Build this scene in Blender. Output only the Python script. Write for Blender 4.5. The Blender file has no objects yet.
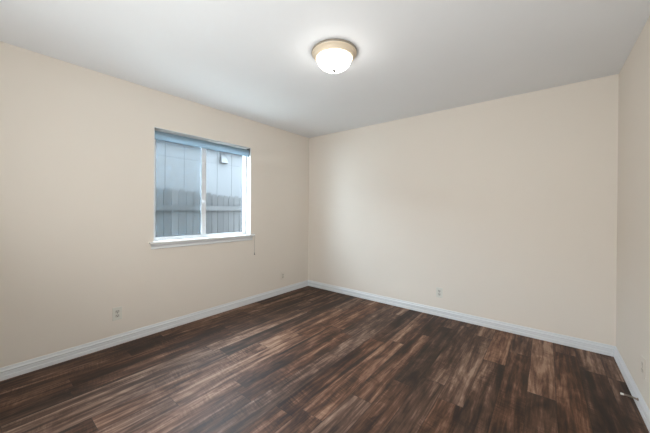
import bpy, bmesh, math, random
from mathutils import Vector, Matrix

# ------------------------------------------------------------------ camera
S = bpy.context.scene
C = S.collection
W, D, H = 3.552, 3.75, 2.44            # room: x 0..W, y -D..0, z 0..H
cam_data = bpy.data.cameras.new('camera')
cam = bpy.data.objects.new('camera', cam_data)
C.objects.link(cam)
R = Vector((0.7823595, 0.62278074, 0.00759936))
U = Vector((-0.00769931, -0.00252976, 0.99996716))
F = Vector((-0.62277952, 0.78239232, -0.0028158))
m = Matrix((R, U, -F)).transposed().to_4x4()
m.translation = Vector((3.06525, -3.45883, 1.24329))
cam.matrix_world = m
cam_data.sensor_width = 36
cam_data.lens = 278.61 / 650 * 36
cam_data.shift_x = 1.613 / 650
cam_data.shift_y = -5.218 / 650
cam_data.clip_start = 0.02
S.camera = cam

# ------------------------------------------------------------------ world: overcast blue sky
world = bpy.data.worlds.new('world')
S.world = world
world.use_nodes = True
wn = world.node_tree
bg = wn.nodes['Background']
bg.inputs['Color'].default_value = (0.74, 0.87, 1.0, 1)
bg.inputs['Strength'].default_value = 23.0

LAMP_STRENGTH = 16.0
LAMP_COLOUR = (1.0, 0.97, 0.92)

# unseen fill lights added behind the camera to brighten the room and its ceiling
def soft_light(name, loc, aim, sx, sy, power, col):
    l = bpy.data.lights.new(name, 'AREA')
    l.shape = 'RECTANGLE'
    l.size, l.size_y = sx, sy
    l.energy = power
    l.color = col
    o = bpy.data.objects.new(name, l)
    C.objects.link(o)
    o.location = loc
    o.rotation_euler = Vector(aim).to_track_quat('-Z', 'Y').to_euler()
soft_light('rear_fill', (2.6, -3.72, 1.22), (0, 1, 0), 1.2, 2.2, 22.0, (0.955, 0.985, 1.0))
soft_light('upward_fill', (1.8, -3.66, 1.0), (0, 1, 1), 1.2, 0.5, 23.0, (0.95, 0.988, 1.0))

vs = S.view_settings
vs.view_transform = 'Standard'
vs.look = 'None'
vs.gamma = 1
vs.use_curve_mapping = False
vs.exposure = 0.0

# ------------------------------------------------------------------ node helpers
class NT:
    def __init__(self, name):
        self.mat = bpy.data.materials.new(name)
        self.mat.use_nodes = True
        self.t = self.mat.node_tree
        self.t.nodes.clear()
        self.out = self.t.nodes.new('ShaderNodeOutputMaterial')

    def n(self, kind, **kw):
        nd = self.t.nodes.new(kind)
        for k, v in kw.items():
            if k.startswith('i_'):
                key = k[2:]
                key = int(key) if key.isdigit() else key.replace('_', ' ')
                self.set(nd.inputs[key], v)
            else:
                setattr(nd, k, v)
        return nd

    def set(self, sock, v):
        if hasattr(v, 'is_output'):
            self.t.links.new(v, sock)
        else:
            sock.default_value = v

    def m(self, op, a, b=None, c=None):
        nd = self.t.nodes.new('ShaderNodeMath')
        nd.operation = op
        for i, v in enumerate((a, b, c)):
            if v is not None:
                self.set(nd.inputs[i], v)
        return nd.outputs[0]

    def xyz(self, x, y, z=0.0):
        nd = self.t.nodes.new('ShaderNodeCombineXYZ')
        for i, v in enumerate((x, y, z)):
            self.set(nd.inputs[i], v)
        return nd.outputs[0]

    def noise(self, vec, scale=1.0, detail=4.0, rough=0.55, dist=0.0):
        nd = self.n('ShaderNodeTexNoise')
        self.set(nd.inputs['Vector'], vec)
        nd.inputs['Scale'].default_value = scale
        nd.inputs['Detail'].default_value = detail
        nd.inputs['Roughness'].default_value = rough
        nd.inputs['Distortion'].default_value = dist
        return nd.outputs['Fac']

    def mix(self, fac, a, b, mode='MIX'):
        nd = self.t.nodes.new('ShaderNodeMix')
        nd.data_type = 'RGBA'
        nd.blend_type = mode
        self.set(nd.inputs[0], fac)
        self.set(nd.inputs[6], a)
        self.set(nd.inputs[7], b)
        return nd.outputs[2]

    def ramp(self, fac, stops, interp='LINEAR'):
        nd = self.t.nodes.new('ShaderNodeValToRGB')
        nd.color_ramp.interpolation = interp
        el = nd.color_ramp.elements
        while len(el) < len(stops):
            el.new(0.5)
        for e, (p, c) in zip(el, stops):
            e.position = p
            e.color = (*c, 1) if len(c) == 3 else c
        self.set(nd.inputs[0], fac)
        return nd.outputs[0]

    def obj_coords(self):
        return self.n('ShaderNodeTexCoord').outputs['Object']

    def principled(self, **kw):
        b = self.n('ShaderNodeBsdfPrincipled')
        for k, v in kw.items():
            self.set(b.inputs[k.replace('_', ' ')], v)
        self.t.links.new(b.outputs[0], self.out.inputs[0])
        return b


def srgb(r, g, b):
    f = lambda v: (v / 255 / 12.92) if v / 255 <= 0.04045 else ((v / 255 + 0.055) / 1.055) ** 2.4
    return (f(r), f(g), f(b), 1)


def paint(name, col, rough=0.5, bump=0.0, scale=80.0, var=0.03, spec=0.5, metallic=0.0):
    """plain paint / plastic: slight tonal mottling and an optional fine texture"""
    k = NT(name)
    co = k.obj_coords()
    nz = k.noise(co, 3.0, 3.0)
    dark = tuple(c * (1 - var) for c in col[:3]) + (1,)
    lite = tuple(min(1, c * (1 + var)) for c in col[:3]) + (1,)
    colour = k.mix(nz, dark, lite)
    b = k.principled(Base_Color=colour, Roughness=rough, Metallic=metallic)
    b.inputs['Specular IOR Level'].default_value = spec
    if bump:
        bp = k.n('ShaderNodeBump')
        bp.inputs['Strength'].default_value = bump
        bp.inputs['Distance'].default_value = 0.002
        k.set(bp.inputs['Height'], k.noise(co, scale, 3.0))
        k.set(b.inputs['Normal'], bp.outputs[0])
    return k.mat


def floor_material():
    k = NT('vinyl_planks')
    sep = k.n('ShaderNodeSeparateXYZ')
    k.set(sep.inputs[0], k.obj_coords())
    x, y = sep.outputs[0], sep.outputs[1]
    PW, PL, SEED = 0.155, 1.22, 11
    u = k.m('DIVIDE', k.m('ADD', x, 10 * PW - 0.032), PW)
    row = k.m('ADD', k.m('FLOOR', u), float(SEED))
    fu = k.m('FRACT', u)
    wr = k.n('ShaderNodeTexWhiteNoise', noise_dimensions='1D')
    k.set(wr.inputs['W'], row)
    v = k.m('DIVIDE', k.m('ADD', y, k.m('MULTIPLY', wr.outputs['Value'], 7.3)), PL)
    colm = k.m('FLOOR', v)
    fv = k.m('FRACT', v)
    wid = k.n('ShaderNodeTexWhiteNoise', noise_dimensions='2D')
    k.set(wid.inputs['Vector'], k.xyz(row, colm))
    idv = wid.outputs['Value']
    idc = k.n('ShaderNodeSeparateColor')
    k.set(idc.inputs[0], wid.outputs['Color'])
    r1, r2, r3 = idc.outputs
    off = k.m('MULTIPLY', idv, 57.0)
    # long streaks, fine grain, blotches and crosswise saw marks, all per plank
    st = k.noise(k.xyz(k.m('ADD', k.m('MULTIPLY', x, 15.0), off), k.m('MULTIPLY', y, 0.9), off), 1.0, 5.0, 0.62, 0.7)
    fine = k.noise(k.xyz(k.m('ADD', k.m('MULTIPLY', x, 60.0), off), k.m('MULTIPLY', y, 5.0), off), 1.0, 4.0, 0.65, 0.4)
    blot = k.noise(k.xyz(k.m('ADD', k.m('MULTIPLY', x, 9.0), off), k.m('MULTIPLY', y, 3.6), off), 1.0, 4.0, 0.6, 1.0)
    saw = k.noise(k.xyz(k.m('MULTIPLY', x, 9.0), k.m('ADD', k.m('MULTIPLY', y, 85.0), k.m('MULTIPLY', x, 16.0)), off), 1.0, 2.0, 0.5, 0.5)
    sawmask = k.m('SUBTRACT', k.m('MULTIPLY', k.noise(k.xyz(k.m('ADD', k.m('MULTIPLY', x, 6.0), off), k.m('MULTIPLY', y, 2.2), off), 1.0, 2.0), 3.2), 1.45)
    sawmask = k.m('MINIMUM', k.m('MAXIMUM', sawmask, 0.0), 1.0)
    tone = k.m('MULTIPLY', k.m('SUBTRACT', st, 0.5), 2.1)
    tone = k.m('ADD', tone, k.m('MULTIPLY', k.m('SUBTRACT', fine, 0.5), 1.0))
    tone = k.m('ADD', tone, k.m('MULTIPLY', k.m('SUBTRACT', blot, 0.5), 1.0))
    tone = k.m('ADD', tone, k.m('MULTIPLY', k.m('MULTIPLY', k.m('SUBTRACT', saw, 0.5), sawmask), 1.05))
    tone = k.m('ADD', tone, k.m('MULTIPLY', k.m('SUBTRACT', r1, 0.5), 0.5))
    tone = k.m('ADD', tone, 0.43)
    warm = k.ramp(tone, [(0.0, srgb(34, 18, 9)[:3]), (0.25, srgb(60, 35, 20)[:3]), (0.52, srgb(98, 64, 43)[:3]),
                         (0.8, srgb(142, 105, 82)[:3]), (1.0, srgb(170, 135, 110)[:3])])
    grey = k.ramp(tone, [(0.0, srgb(32, 21, 15)[:3]), (0.3, srgb(55, 39, 30)[:3]), (0.6, srgb(88, 66, 53)[:3]),
                         (0.85, srgb(128, 104, 90)[:3]), (1.0, srgb(155, 132, 116)[:3])])
    colour = k.mix(k.m('MULTIPLY', r2, 0.9), warm, grey)
    # seams
    eu = k.m('MULTIPLY', k.m('MINIMUM', fu, k.m('SUBTRACT', 1.0, fu)), PW)
    ev = k.m('MULTIPLY', k.m('MINIMUM', fv, k.m('SUBTRACT', 1.0, fv)), PL)
    edge = k.m('MINIMUM', eu, ev)
    seam = k.m('MINIMUM', k.m('DIVIDE', edge, 0.0022), 1.0)
    colour = k.mix(seam, (0.012, 0.008, 0.006, 1), colour)
    rough = k.m('ADD', 0.50, k.m('MULTIPLY', fine, 0.16))
    b = k.principled(Base_Color=colour, Roughness=rough)
    b.inputs['Specular IOR Level'].default_value = 0.4
    bp = k.n('ShaderNodeBump')
    bp.inputs['Strength'].default_value = 0.35
    bp.inputs['Distance'].default_value = 0.0012
    hgt = k.m('ADD', k.m('MULTIPLY', seam, 1.0), k.m('ADD', k.m('MULTIPLY', fine, 0.7), k.m('MULTIPLY', saw, 0.25)))
    k.set(bp.inputs['Height'], hgt)
    k.set(b.inputs['Normal'], bp.outputs[0])
    return k.mat


def wood_fence_material():
    k = NT('weathered_cedar')
    co = k.obj_coords()
    mp = k.n('ShaderNodeMapping')
    mp.inputs['Scale'].default_value = (8.0, 30.0, 1.6)
    k.set(mp.inputs[0], co)
    g = k.noise(mp.outputs[0], 1.0, 5.0, 0.6, 0.5)
    blot = k.noise(co, 7.0, 3.0)
    inf = k.n('ShaderNodeObjectInfo')
    t = k.m('ADD', k.m('MULTIPLY', g, 0.65), k.m('MULTIPLY', blot, 0.25))
    t = k.m('ADD', t, k.m('MULTIPLY', inf.outputs['Random'], 0.22))
    colour = k.ramp(t, [(0.25, srgb(6, 6, 6)[:3]), (0.5, srgb(22, 21, 20)[:3]), (0.8, srgb(48, 47, 46)[:3])])
    k.principled(Base_Color=colour, Roughness=0.85)
    return k.mat


def glass_material():
    k = NT('window_glass')
    tr = k.n('ShaderNodeBsdfTransparent')
    tr.inputs[0].default_value = (0.93, 0.96, 0.97, 1)
    gl = k.n('ShaderNodeBsdfGlossy')
    gl.inputs['Roughness'].default_value = 0.02
    fr = k.n('ShaderNodeFresnel')
    geo = k.n('ShaderNodeNewGeometry')                 # both faces of the pane reflect as air-to-glass
    k.set(fr.inputs[0], k.m('ADD', 1.45, k.m('MULTIPLY', geo.outputs['Backfacing'], 1 / 1.45 - 1.45)))
    mx = k.n('ShaderNodeMixShader')
    k.set(mx.inputs[0], fr.outputs[0])
    k.set(mx.inputs[1], tr.outputs[0])
    k.set(mx.inputs[2], gl.outputs[0])
    k.t.links.new(mx.outputs[0], k.out.inputs[0])
    return k.mat


def screen_material():
    k = NT('insect_mesh')
    tr = k.n('ShaderNodeBsdfTransparent')
    df = k.n('ShaderNodeBsdfDiffuse')
    df.inputs[0].default_value = (0.10, 0.16, 0.19, 1)
    mx = k.n('ShaderNodeMixShader')
    mx.inputs[0].default_value = 0.15
    k.set(mx.inputs[1], tr.outputs[0])
    k.set(mx.inputs[2], df.outputs[0])
    k.t.links.new(mx.outputs[0], k.out.inputs[0])
    return k.mat


def shade_material():
    """blue-grey woven shade fabric: lets part of the daylight through"""
    k = NT('shade_fabric')
    co = k.obj_coords()
    nz = k.noise(co, 240.0, 2.0)
    col = k.mix(nz, srgb(158, 182, 198), srgb(172, 194, 208))
    df = k.n('ShaderNodeBsdfDiffuse')
    k.set(df.inputs[0], col)
    tl = k.n('ShaderNodeBsdfTranslucent')
    k.set(tl.inputs[0], col)
    mx = k.n('ShaderNodeMixShader')
    mx.inputs[0].default_value = 0.4
    k.set(mx.inputs[1], df.outputs[0])
    k.set(mx.inputs[2], tl.outputs[0])
    k.t.links.new(mx.outputs[0], k.out.inputs[0])
    return k.mat


def dome_material():
    """lit frosted glass of the ceiling lamp"""
    k = NT('lit_frosted_glass')
    em = k.n('ShaderNodeEmission')
    em.inputs[0].default_value = (*LAMP_COLOUR, 1)
    em.inputs[1].default_value = LAMP_STRENGTH
    k.t.links.new(em.outputs[0], k.out.inputs[0])
    return k.mat


def siding_material():
    k = NT('painted_siding')
    co = k.obj_coords()
    mp = k.n('ShaderNodeMapping')
    mp.inputs['Scale'].default_value = (30, 30, 3)
    k.set(mp.inputs[0], co)
    g = k.noise(mp.outputs[0], 1.0, 4.0)
    blot = k.noise(co, 2.0, 3.0)
    colour = k.mix(k.m('ADD', k.m('MULTIPLY', g, 0.5), k.m('MULTIPLY', blot, 0.5)), srgb(56, 56, 56), srgb(61, 61, 61))
    k.principled(Base_Color=colour, Roughness=0.8)
    return k.mat


M = {
    'wall': paint('beige_wall_paint', srgb(236, 228, 217), 0.65, 0.12, 140.0, 0.012, 0.3),
    'ceiling': paint('ceiling_paint', srgb(240, 242, 244), 0.8, 0.15, 110.0, 0.012, 0.2),
    'trim': paint('white_trim_paint', srgb(228, 231, 233), 0.4, 0.0, 1, 0.01),
    'vinyl': paint('white_vinyl', srgb(232, 234, 236), 0.35, 0.0, 1, 0.01),
    'liner': paint('white_liner_paint', srgb(238, 238, 236), 0.5, 0.05, 100, 0.01),
    'floor': floor_material(),
    'glass': glass_material(),
    'screen': screen_material(),
    'gasket': paint('dark_gasket', srgb(70, 74, 80), 0.6),
    'shade': shade_material(),
    'bracket': paint('grey_bracket', srgb(120, 122, 122), 0.5),
    'cord': paint('grey_cord', srgb(150, 146, 138), 0.7),
    'ring': paint('tan_lamp_metal', srgb(228, 212, 188), 0.45, 0.0, 1, 0.02),
    'ring_edge': paint('brushed_ring_edge', srgb(150, 140, 126), 0.35, 0.0, 1, 0.02),
    'finial': paint('dark_finial', srgb(52, 48, 44), 0.45, 0.0, 1, 0.02, 0.3),
    'screw': paint('screw_metal', srgb(170, 166, 158), 0.4, 0.0, 1, 0.02, 0.5, 0.6),
    'dome': dome_material(),
    'plate': paint('white_plate_plastic', srgb(226, 224, 214), 0.35, 0.0, 1, 0.01),
    'plate_beige': paint('beige_plate_plastic', srgb(232, 224, 212), 0.4, 0.0, 1, 0.01),
    'socket': paint('socket_plastic', srgb(205, 202, 192), 0.4, 0.0, 1, 0.01),
    'socket_beige': paint('beige_socket_plastic', srgb(222, 213, 200), 0.4, 0.0, 1, 0.01),
    'slot': paint('dark_slot', srgb(45, 42, 38), 0.8),
    'spring': paint('spring_steel', srgb(168, 156, 142), 0.32, 0.0, 1, 0.03, 0.5, 0.9),
    'rubber': paint('white_rubber', srgb(240, 238, 232), 0.5),
    'cedar': wood_fence_material(),
    'siding': siding_material(),
    'groove': paint('siding_groove', srgb(54, 54, 54), 0.9),
    'hood': paint('hood_paint', srgb(54, 54, 54), 0.6),
    'roof': paint('roof_shingle', srgb(90, 86, 84), 0.9, 0.3, 40),
    'ground': paint('pale_ground', srgb(170, 166, 158), 0.95, 0.6, 30, 0.15),
    'soffit': paint('soffit_paint', srgb(200, 202, 204), 0.8),
}

# ------------------------------------------------------------------ mesh helpers
def box(bm, lo, hi, bevel=0.0, segs=2):
    ret = bmesh.ops.create_cube(bm, size=1.0)
    vs_ = ret['verts']
    c = [(a + b) / 2 for a, b in zip(lo, hi)]
    s = [abs(b - a) for a, b in zip(lo, hi)]
    for v in vs_:
        v.co = Vector((c[0] + v.co.x * s[0], c[1] + v.co.y * s[1], c[2] + v.co.z * s[2]))
    if bevel:
        es = list({e for v in vs_ for e in v.link_edges})
        bmesh.ops.bevel(bm, geom=es, offset=bevel, segments=segs, affect='EDGES', profile=0.5)


def lathe(bm, prof, n=48, axis='z'):
    """prof: list of (r, h) round the local axis"""
    rings = []
    for r, h in prof:
        if r < 1e-6:
            p = [(0, 0, h)]
        else:
            p = [(r * math.cos(2 * math.pi * i / n), r * math.sin(2 * math.pi * i / n), h) for i in range(n)]
        if axis == 'y':
            p = [(a, c, b) for a, b, c in p]
        if axis == 'x':
            p = [(c, a, b) for a, b, c in p]
        rings.append([bm.verts.new(q) for q in p])
    for a, b in zip(rings, rings[1:]):
        for i in range(n):
            j = (i + 1) % n
            f = [a[i % len(a)], a[j % len(a)], b[j % len(b)], b[i % len(b)]]
            f = list(dict.fromkeys(f))
            if len(f) >= 3:
                try:
                    bm.faces.new(f)
                except ValueError:
                    pass


def tube(bm, pts, r, n=8):
    pts = [Vector(p) for p in pts]
    rings = []
    ref = Vector((0.13, 0.31, 0.94))
    for i, p in enumerate(pts):
        d = (pts[min(i + 1, len(pts) - 1)] - pts[max(i - 1, 0)]).normalized()
        a = d.cross(ref)
        if a.length < 1e-4:
            a = d.cross(Vector((1, 0, 0)))
        a.normalize()
        b = d.cross(a)
        rings.append([bm.verts.new(p + r * (a * math.cos(2 * math.pi * k / n) + b * math.sin(2 * math.pi * k / n))) for k in range(n)])
    for a, b in zip(rings, rings[1:]):
        for k in range(n):
            bm.faces.new((a[k], a[(k + 1) % n], b[(k + 1) % n], b[k]))
    bm.faces.new(rings[0])
    bm.faces.new(list(reversed(rings[-1])))


def profile_run(bm, prof, a, b, inward, trim_a=None, trim_b=None):
    """extrude a closed profile [(out, z)] from a to b along a wall; `inward` is the unit normal into the room.
    trim_a / trim_b: +1 pulls the end in by `out` (an inside mitre), -1 pushes nothing"""
    a, b, nrm = Vector(a), Vector(b), Vector(inward)
    d = (b - a).normalized()
    ra, rb = [], []
    for o, z in prof:
        ra.append(bm.verts.new(a + nrm * o + d * (o * (trim_a or 0)) + Vector((0, 0, z))))
        rb.append(bm.verts.new(b + nrm * o - d * (o * (trim_b or 0)) + Vector((0, 0, z))))
    n = len(prof)
    for i in range(n):
        bm.faces.new((ra[i], ra[(i + 1) % n], rb[(i + 1) % n], rb[i]))
    bm.faces.new(ra)
    bm.faces.new(list(reversed(rb)))


def obj(name, bm, mats, parent=None, loc=None, smooth=False, origin=None):
    bmesh.ops.recalc_face_normals(bm, faces=bm.faces)
    if origin is not None:
        bmesh.ops.translate(bm, vec=-Vector(origin), verts=bm.verts)
    me = bpy.data.meshes.new(name)
    bm.to_mesh(me)
    bm.free()
    for mt in (mats if isinstance(mats, (list, tuple)) else [mats]):
        me.materials.append(mt)
    if smooth:
        for p in me.polygons:
            p.use_smooth = True
    o = bpy.data.objects.new(name, me)
    C.objects.link(o)
    if origin is not None:
        o.location = origin
    if loc is not None:
        o.location = loc
    if parent is not None:
        o.parent = parent
    return o


def struct(name, bm, mats, parent=None, **kw):
    o = obj(name, bm, mats, parent, **kw)
    if parent is None:
        o['kind'] = 'structure'
    return o


def thing(name, label, cat, loc=(0, 0, 0), group=None):
    o = bpy.data.objects.new(name, None)
    o.empty_display_size = 0.05
    C.objects.link(o)
    o.location = loc
    o['label'] = label
    o['category'] = cat
    if group:
        o['group'] = group
    return o


def NB():
    return bmesh.new()

# ------------------------------------------------------------------ room shell
T = 0.16
WY0, WY1, WZ0, WZ1 = -2.337, -1.160, 0.915, 2.070    # window opening

b = NB(); box(b, (-T, -D - T, -0.12), (W + T, T, 0.0)); struct('floor', b, M['floor'])
b = NB(); box(b, (-T, -D - T, H), (W + T, T, H + 0.12)); struct('ceiling', b, M['ceiling'])

b = NB()
box(b, (-T, -D - T, 0), (0, WY0, H))
box(b, (-T, WY1, 0), (0, T, H))
box(b, (-T, WY0, 0), (0, WY1, WZ0))
box(b, (-T, WY0, WZ1), (0, WY1, H))
struct('wall_left', b, M['wall'])
b = NB(); box(b, (0, 0, 0), (W + T, T, H)); struct('wall_back', b, M['wall'])
b = NB(); box(b, (W, -D, 0), (W + T, 0, H)); struct('wall_right', b, M['wall'])
b = NB(); box(b, (0, -D - T, 0), (W + T, -D, H)); struct('wall_front', b, M['wall'])

BASE = [(0.0, 0.0), (0.0155, 0.0), (0.0155, 0.026), (0.0145, 0.029), (0.0115, 0.030), (0.0115, 0.050), (0.0105, 0.052),
        (0.0105, 0.056), (0.0125, 0.060), (0.0125, 0.064), (0.009, 0.069), (0.0065, 0.075), (0.0065, 0.080),
        (0.0052, 0.084), (0.0048, 0.089), (0.0, 0.090)]
for side, a, e, nrm in (('left', (0, -D, 0), (0, 0, 0), (1, 0, 0)), ('back', (0, 0, 0), (W, 0, 0), (0, -1, 0)),
                        ('right', (W, 0, 0), (W, -D, 0), (-1, 0, 0)), ('front', (W, -D, 0), (0, -D, 0), (0, 1, 0))):
    b = NB(); profile_run(b, BASE, a, e, nrm, 1, 1)
    struct('baseboard_' + side, b, M['trim'])

# ------------------------------------------------------------------ window (setting)
win = bpy.data.objects.new('window_1', None)
C.objects.link(win)
win.location = (0, (WY0 + WY1) / 2, WZ0)
win['kind'] = 'structure'
WO = Vector(win.location)


def wpart(name, bm, mats, parent=None, smooth=False):
    if parent is None:
        bmesh.ops.translate(bm, vec=-WO, verts=bm.verts)
        return obj(name, bm, mats, win, smooth=smooth)
    bmesh.ops.translate(bm, vec=-WO, verts=bm.verts)
    return obj(name, bm, mats, parent, smooth=smooth)


FD = -0.085                                            # inner face of the vinyl frame
LT = 0.007
# painted liner on head and both jambs, front edge just proud of the wall
b = NB()
box(b, (-0.15, WY0, WZ0), (0.0015, WY0 + LT, WZ1), 0.001)
box(b, (-0.15, WY1 - LT, WZ0), (0.0015, WY1, WZ1), 0.001)
box(b, (-0.15, WY0, WZ1 - LT), (0.0015, WY1, WZ1), 0.001)
wpart('jamb_liner', b, M['liner'])
# outer frame
y0, y1, z0, z1 = WY0 + LT, WY1 - LT, WZ0 + 0.006, WZ1 - LT
b = NB()
fw = 0.016
for lo, hi in (((FD - 0.06, y0, z0), (FD, y0 + fw, z1)), ((FD - 0.06, y1 - 0.023, z0), (FD, y1, z1)),
               ((FD - 0.06, y0 + fw, z0), (FD, y1 - fw, z0 + 0.014)), ((FD - 0.06, y0 + fw, z1 - fw), (FD, y1 - fw, z1))):
    box(b, lo, hi, 0.002)
box(b, (FD, y0, z0), (FD + 0.012, y1, z0 + 0.012), 0.002)          # lower track lip
wpart('window_frame', b, M['vinyl'])
ym = -1.760                                            # meeting stile centre
# sliding sash on the left (room side), fixed light on the right
def sash(name, ya, yb, xa, xb, st):
    bm = NB()
    za, zb = z0 + 0.014, z1 - fw
    box(bm, (xa, ya, za), (xb, ya + max(st, 0.034 if name == 'fixed_sash' else 0), zb), 0.002)
    box(bm, (xa, yb - st, za), (xb, yb, zb), 0.002)
    box(bm, (xa, ya + st, za), (xb, yb - st, za + 0.016), 0.002)
    box(bm, (xa, ya + st, zb - 0.024), (xb, yb - st, zb), 0.002)
    o = wpart(name, bm, M['vinyl'])
    g = NB()
    xm = (xa + xb) / 2
    box(g, (xm - 0.002, ya + st - 0.004, za + 0.012), (xm + 0.002, yb - st + 0.004, zb - 0.020))
    wpart('pane', g, M['glass'], o)
    q = NB()
    gw = 0.004
    for lo, hi in (((xm + 0.002, ya + st, za + 0.016), (xm + 0.005, ya + st + gw, zb - 0.024)),
                   ((xm + 0.002, yb - st - gw, za + 0.016), (xm + 0.005, yb - st, zb - 0.024)),
                   ((xm + 0.002, ya + st, za + 0.016), (xm + 0.005, yb - st, za + 0.016 + gw)),
                   ((xm + 0.002, ya + st, zb - 0.024 - gw), (xm + 0.005, yb - st, zb - 0.024))):
        box(q, lo, hi)
    wpart('glazing_bead', q, M['gasket'], o)
    return o
sl = sash('sliding_sash', y0 + fw - 0.006, ym + 0.002, FD - 0.023, FD - 0.001, 0.034)
fx = sash('fixed_sash', ym + 0.000, y1 - 0.023 + 0.006, FD - 0.047, FD - 0.024, 0.013)
for zz in (1.79, 1.335):                               # two latches on the meeting stile
    b = NB()
    box(b, (FD - 0.004, ym - 0.022, zz - 0.022), (FD + 0.008, ym + 0.002, zz + 0.022), 0.003)
    box(b, (FD + 0.006, ym - 0.014, zz - 0.006), (FD + 0.022, ym - 0.002, zz + 0.014), 0.003)
    wpart('latch', b, M['vinyl'], sl)
b = NB()
box(b, (FD - 0.0605, y0 + fw - 0.01, z0 + 0.014), (FD - 0.0595, ym + 0.01, z1 - fw + 0.01))
wpart('insect_screen', b, M['screen'])
# stool with horns, moulded apron below
b = NB()
box(b, (-0.085, WY0 + 0.001, WZ0 - 0.018), (0.0, WY1 - 0.001, WZ0 + 0.002))
box(b, (-0.001, WY0 - 0.040, WZ0 - 0.018), (0.037, WY1 + 0.046, WZ0 + 0.002), 0.004, 3)
wpart('window_stool', b, M['liner'])
AP = [(0.0, 0.0), (0.0, -0.054), (0.010, -0.054), (0.013, -0.051), (0.013, -0.045), (0.009, -0.041), (0.008, -0.034), (0.010, -0.024), (0.015, -0.015), (0.017, -0.012), (0.017, 0.0)]
b = NB()
profile_run(b, [(o, z + WZ0 - 0.018) for o, z in AP], (0, WY0 - 0.014, 0), (0, WY1 + 0.012, 0), (1, 0, 0), -0.8, -0.8)
wpart('window_apron', b, M['trim'])

# ------------------------------------------------------------------ roller shade, rolled up at the head
rs = thing('roller_shade', 'blue-grey roller shade rolled up under the head of the window', 'window shade', (-0.045, (WY0 + WY1) / 2, WZ1 - LT))
RO = Vector(rs.location)
def rpart(name, bm, mat, smooth=False, parent=None):
    bmesh.ops.translate(bm, vec=-RO, verts=bm.verts)
    return obj(name, bm, mat, parent or rs, smooth=smooth)
ry0, ry1 = WY0 + LT, WY1 - LT
RZ, RX, RR = 2.016, -0.048, 0.030
for ya, yb in ((ry0, ry0 + 0.004), (ry1 - 0.004, ry1)):
    b = NB(); box(b, (RX - 0.034, ya, RZ - 0.048), (RX + 0.036, yb, RZ + 0.046), 0.001)
    rpart('bracket', b, M['bracket'])
b = NB(); lathe(b, [(0.0, ry0 + 0.004), (0.016, ry0 + 0.004), (0.016, ry1 - 0.004), (0.0, ry1 - 0.004)], 24, 'y')
bmesh.ops.translate(b, vec=(RX, 0, RZ), verts=b.verts)
rpart('roller_tube', b, M['bracket'])
# the rolled fabric: a spiral that ends in a short drop with a hem bar
b = NB()
prof = []
for i in range(110):
    a = i / 110 * 3.0 * 2 * math.pi
    r = 0.0175 + (RR - 0.0175) * i / 110
    prof.append((RX + r * math.cos(a), RZ + r * math.sin(a)))
prof += [(RX + RR, RZ - 0.01), (RX + RR, RZ - 0.03), (RX + RR, RZ - 0.058)]
fy0, fy1 = ry0 + 0.008, ry1 - 0.008
va = [b.verts.new((x, fy0, z)) for x, z in prof]
vb = [b.verts.new((x, fy1, z)) for x, z in prof]
for i in range(len(prof) - 1):
    b.faces.new((va[i], va[i + 1], vb[i + 1], vb[i]))
rpart('fabric', b, M['shade'], True)
b = NB(); box(b, (RX + RR - 0.005, fy0, RZ - 0.066), (RX + RR + 0.005, fy1, RZ - 0.054), 0.003)
rpart('hem_bar', b, M['shade'])
# pull cord: down the right jamb, over the end of the stool, tassel hanging below
b = NB()
cy = WY1 + 0.030
tube(b, [(RX + 0.02, ry1 - 0.006, RZ), (RX + 0.03, ry1 - 0.006, 1.5), (-0.004, ry1 - 0.006, WZ0 + 0.012), (0.006, WY1 + 0.012, WZ0 + 0.006),
         (0.025, cy, WZ0 + 0.005), (0.0365, cy + 0.006, WZ0 - 0.002), (0.038, cy + 0.008, WZ0 - 0.02), (0.036, cy + 0.008, 0.76), (0.035, cy + 0.008, 0.675)], 0.0016, 8)
rpart('pull_cord', b, M['cord'], True)
b = NB(); lathe(b, [(0.0, 0.034), (0.003, 0.033), (0.005, 0.022), (0.0075, 0.006), (0.007, 0.0), (0.0, 0.0)], 16)
bmesh.ops.translate(b, vec=(0.035, cy + 0.008, 0.645), verts=b.verts)
rpart('tassel', b, M['cord'], True)

# ------------------------------------------------------------------ ceiling lamp
LX, LY = 1.810, -1.765
lamp = thing('ceiling_light', 'round flush ceiling light with lit white glass dome and tan ring', 'ceiling light', (LX, LY, H))
b = NB(); lathe(b, [(0.0, 0.0), (0.165, 0.0), (0.171, -0.003), (0.172, -0.013), (0.169, -0.017), (0.165, -0.0175), (0.0, -0.0175)], 72)
obj('base_pan', b, M['ring_edge'], lamp, smooth=False)
b = NB(); lathe(b, [(0.169, -0.0165), (0.167, -0.022), (0.161, -0.026), (0.156, -0.028), (0.153, -0.033), (0.150, -0.041), (0.145, -0.048), (0.139, -0.052), (0.132, -0.054), (0.1285, -0.052), (0.1285, -0.0165)], 72)
obj('trim_ring', b, M['ring'], lamp, smooth=True)
b = NB(); lathe(b, [(0.128, -0.045), (0.1285, -0.055), (0.127, -0.066), (0.122, -0.081), (0.112, -0.096), (0.097, -0.110), (0.078, -0.122), (0.054, -0.130), (0.028, -0.135), (0.0, -0.1365)], 72)
obj('glass_dome', b, M['dome'], lamp, smooth=True)
b = NB(); lathe(b, [(0.0, -0.133), (0.012, -0.1345), (0.013, -0.140), (0.009, -0.144), (0.010, -0.150), (0.006, -0.156), (0.0, -0.157)], 24)
obj('finial', b, M['finial'], lamp, smooth=True)

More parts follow.
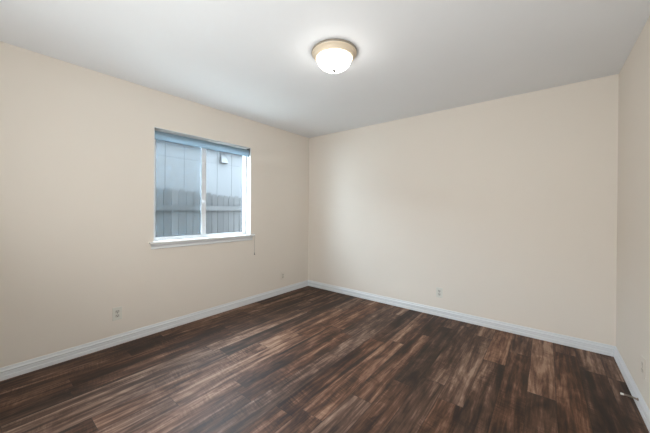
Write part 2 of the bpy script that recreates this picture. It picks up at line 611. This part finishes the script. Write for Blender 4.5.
# ------------------------------------------------------------------ wall outlets
def outlet(label, pos, facing, plate, sock, pw=0.074, ph=0.118):
    """built facing +x, then turned about z"""
    t = thing('wall_outlet', label, 'wall outlet', pos, 'duplex wall outlets')
    t.rotation_euler = (0, 0, facing)
    bm = NB(); box(bm, (0.0, -pw / 2, -ph / 2), (0.0055, pw / 2, ph / 2), 0.0025, 3)
    obj('cover_plate', bm, plate, t)
    for s in (1, -1):
        bm = NB()
        lathe(bm, [(0.0, 0.004), (0.0168, 0.004), (0.0168, 0.0068), (0.0160, 0.0076), (0.0, 0.0076)], 28, 'x')
        for v in bm.verts:
            v.co.z = max(-0.0135, min(0.0135, v.co.z)) + s * 0.0195
        so = obj('receptacle', bm, sock, t)
        bm = NB()
        box(bm, (0.0070, -0.0078, s * 0.0195 - 0.001), (0.0079, -0.0054, s * 0.0195 + 0.009))
        box(bm, (0.0070, 0.0054, s * 0.0195 - 0.001), (0.0079, 0.0078, s * 0.0195 + 0.008))
        box(bm, (0.0070, -0.0028, s * 0.0195 - 0.010), (0.0079, 0.0028, s * 0.0195 - 0.0045), 0.0003)
        obj('slots', bm, M['slot'], so)
    bm = NB(); lathe(bm, [(0.0, 0.0045), (0.0035, 0.0045), (0.0034, 0.0066), (0.0, 0.0070)], 14, 'x')
    obj('screw', bm, M['screw'], t)
    return t
outlet('white duplex outlet low on the window wall, left of and below the window', (0, -2.634, 0.284), 0, M['plate'], M['socket'])
outlet('beige outlet, same colour as the wall, low on the window wall near the room corner', (0, -0.575, 0.262), 0, M['plate_beige'], M['socket_beige'])
outlet('white duplex outlet low on the wide blank back wall', (2.088, 0, 0.277), -math.pi / 2, M['plate'], M['socket'])
outlet('pale outlet low on the right-hand wall, above the door stop', (W, -0.865, 0.285), math.pi, M['plate_beige'], M['socket_beige'])

# ------------------------------------------------------------------ door stop on the right baseboard
ds = thing('door_stop', 'steel spring door stop with white rubber tip on the right-hand baseboard', 'door stop', (W - 0.0110, -0.806, 0.049))
b = NB(); lathe(b, [(0.0, 0.0), (0.0095, 0.0), (0.0095, -0.003), (0.006, -0.006), (0.0, -0.006)], 20, 'x')
obj('mount', b, M['spring'], ds, smooth=False)
def stop_path(s):
    return Vector((-0.004 - 0.061 * s, 0.012 * s * s, 0.004 * math.sin(math.pi * s) + 0.001 * s))
b = NB()
pts = []
turns, nn = 16, 16 * 10
for i in range(nn + 1):
    s = i / nn
    a = 2 * math.pi * turns * s
    p = stop_path(s)
    r = 0.0052 - 0.0012 * s
    pts.append(p + Vector((0, r * math.cos(a), r * math.sin(a))))
tube(b, pts, 0.0016, 6)
obj('spring', b, M['spring'], ds, smooth=True)
b = NB(); lathe(b, [(0.0, 0.004), (0.0058, 0.003), (0.0066, 0.0), (0.0066, -0.010), (0.0055, -0.013), (0.0, -0.014)], 20, 'x')
bmesh.ops.translate(b, vec=stop_path(1.0), verts=b.verts)
obj('rubber_tip', b, M['rubber'], ds, smooth=True)

# ------------------------------------------------------------------ outside: ground, own eave, fence, next house
GZ = -0.25
b = NB(); box(b, (-9, -9, GZ - 0.2), (-T, 8, GZ)); struct('ground', b, M['ground'])
b = NB(); box(b, (-T - 0.06, -D - 1.2, H + 0.02), (-T, 1.6, H + 0.14)); struct('roof_eave', b, M['soffit'])

FX = -3.0
rnd = random.Random(4)
fence = thing('fence', 'weathered grey wooden dog-ear fence outside, seen through the window', 'fence', (FX, 0, GZ))
def fpart(name, bm, mat):
    bmesh.ops.translate(bm, vec=-Vector(fence.location), verts=bm.verts)
    return obj(name, bm, mat, fence)
ftop = lambda y: 1.615 - 0.062 * y
PWID = 0.142
y = -3.6
i = 0
while y < 2.4:
    w = PWID + rnd.uniform(-0.006, 0.004)
    zt = ftop(y) + rnd.uniform(-0.012, 0.012)
    dx = rnd.uniform(-0.004, 0.004)
    b = NB()
    ear = 0.036
    outl = [(y, GZ + 0.02), (y + w, GZ + 0.02), (y + w, zt - 0.055), (y + w - ear, zt), (y + ear, zt), (y, zt - 0.055)]
    fr = [b.verts.new((FX + dx, a, c)) for a, c in outl]
    bk = [b.verts.new((FX + dx - 0.016, a, c)) for a, c in outl]
    b.faces.new(fr); b.faces.new(list(reversed(bk)))
    for k in range(6):
        b.faces.new((fr[k], fr[(k + 1) % 6], bk[(k + 1) % 6], bk[k]))
    fpart('picket', b, M['cedar'])
    y += w + rnd.uniform(0.006, 0.013)
for zc in (1.278, 0.35):
    for ya, yb, dz in ((-3.6, -0.42, 0.0), (-0.42, 2.4, 0.0)):
        b = NB()
        sl_ = 0.004
        vsb = []
        for yy in (ya, yb):
            zz = zc + sl_ * yy
            vsb.append([b.verts.new(p) for p in ((FX + 0.006, yy, zz - 0.055), (FX + 0.062, yy, zz - 0.055), (FX + 0.062, yy, zz + 0.055), (FX + 0.006, yy, zz + 0.055))])
        for k in range(4):
            b.faces.new((vsb[0][k], vsb[0][(k + 1) % 4], vsb[1][(k + 1) % 4], vsb[1][k]))
        b.faces.new(vsb[0]); b.faces.new(list(reversed(vsb[1])))
        fpart('rail', b, M['cedar'])

HX = -4.5
house = thing('house', 'pale panel-sided neighbouring house beyond the fence, seen through the window', 'house', (HX, 0, GZ))
def hpart(name, bm, mat, parent=None):
    bmesh.ops.translate(bm, vec=-Vector(house.location), verts=bm.verts)
    return obj(name, bm, mat, parent or house)
b = NB(); box(b, (HX - 4, -8, GZ), (HX - 0.012, 7, 3.0)); hpart('wall_core', b, M['groove'])
# siding boards with open grooves between them
b = NB()
gy = [-8.0]
yy = -0.43 - 0.48 * 15
cuts = [yy + 0.48 * k for k in range(31)]
zc = [GZ + 0.15, 1.35, 2.60, 3.0]
for a, c in zip(cuts, cuts[1:]):
    for za, zb in zip(zc, zc[1:]):
        box(b, (HX - 0.013, a + 0.0035, za + 0.003), (HX, c - 0.0035, zb - 0.003))
hpart('siding', b, M['siding'])
b = NB()
v0 = [b.verts.new(p) for p in ((HX + 0.15, -8.4, 2.95), (HX + 0.15, 7.4, 2.95), (HX + 0.15, 7.4, 3.06), (HX + 0.15, -8.4, 3.06))]
v1 = [b.verts.new(p) for p in ((HX - 4.2, -8.4, 4.2), (HX - 4.2, 7.4, 4.2), (HX - 4.2, 7.4, 4.35), (HX - 4.2, -8.4, 4.35))]
for k in range(4):
    b.faces.new((v0[k], v0[(k + 1) % 4], v1[(k + 1) % 4], v1[k]))
b.faces.new(v0); b.faces.new(list(reversed(v1)))
hpart('roof', b, M['roof'])
# vent hood: sloping front, open underneath
b = NB()
ya, yb, za, zb = 1.07, 1.30, 2.63, 2.93
w_, dp = 0.0, 0.15
q = [(HX, ya + 0.05, zb), (HX, yb - 0.05, zb), (HX + 0.012, yb - 0.05, zb), (HX + 0.012, ya + 0.05, zb)]
r_ = [(HX, ya, za), (HX, yb, za), (HX + dp, yb, za), (HX + dp, ya, za)]
vq = [b.verts.new(p) for p in q]; vr = [b.verts.new(p) for p in r_]
b.faces.new(vq)
for k in range(4):
    b.faces.new((vq[k], vq[(k + 1) % 4], vr[(k + 1) % 4], vr[k]))
hood = hpart('vent_hood', b, M['hood'])
b = NB(); box(b, (HX, ya + 0.012, za - 0.004), (HX + dp - 0.004, yb - 0.012, za + 0.004))  # near-black sheet across the hood's underside, stands in for the shade there
bmesh.ops.translate(b, vec=(0, 0, 0), verts=b.verts)
hpart('underside_shade', b, M['slot'], hood)
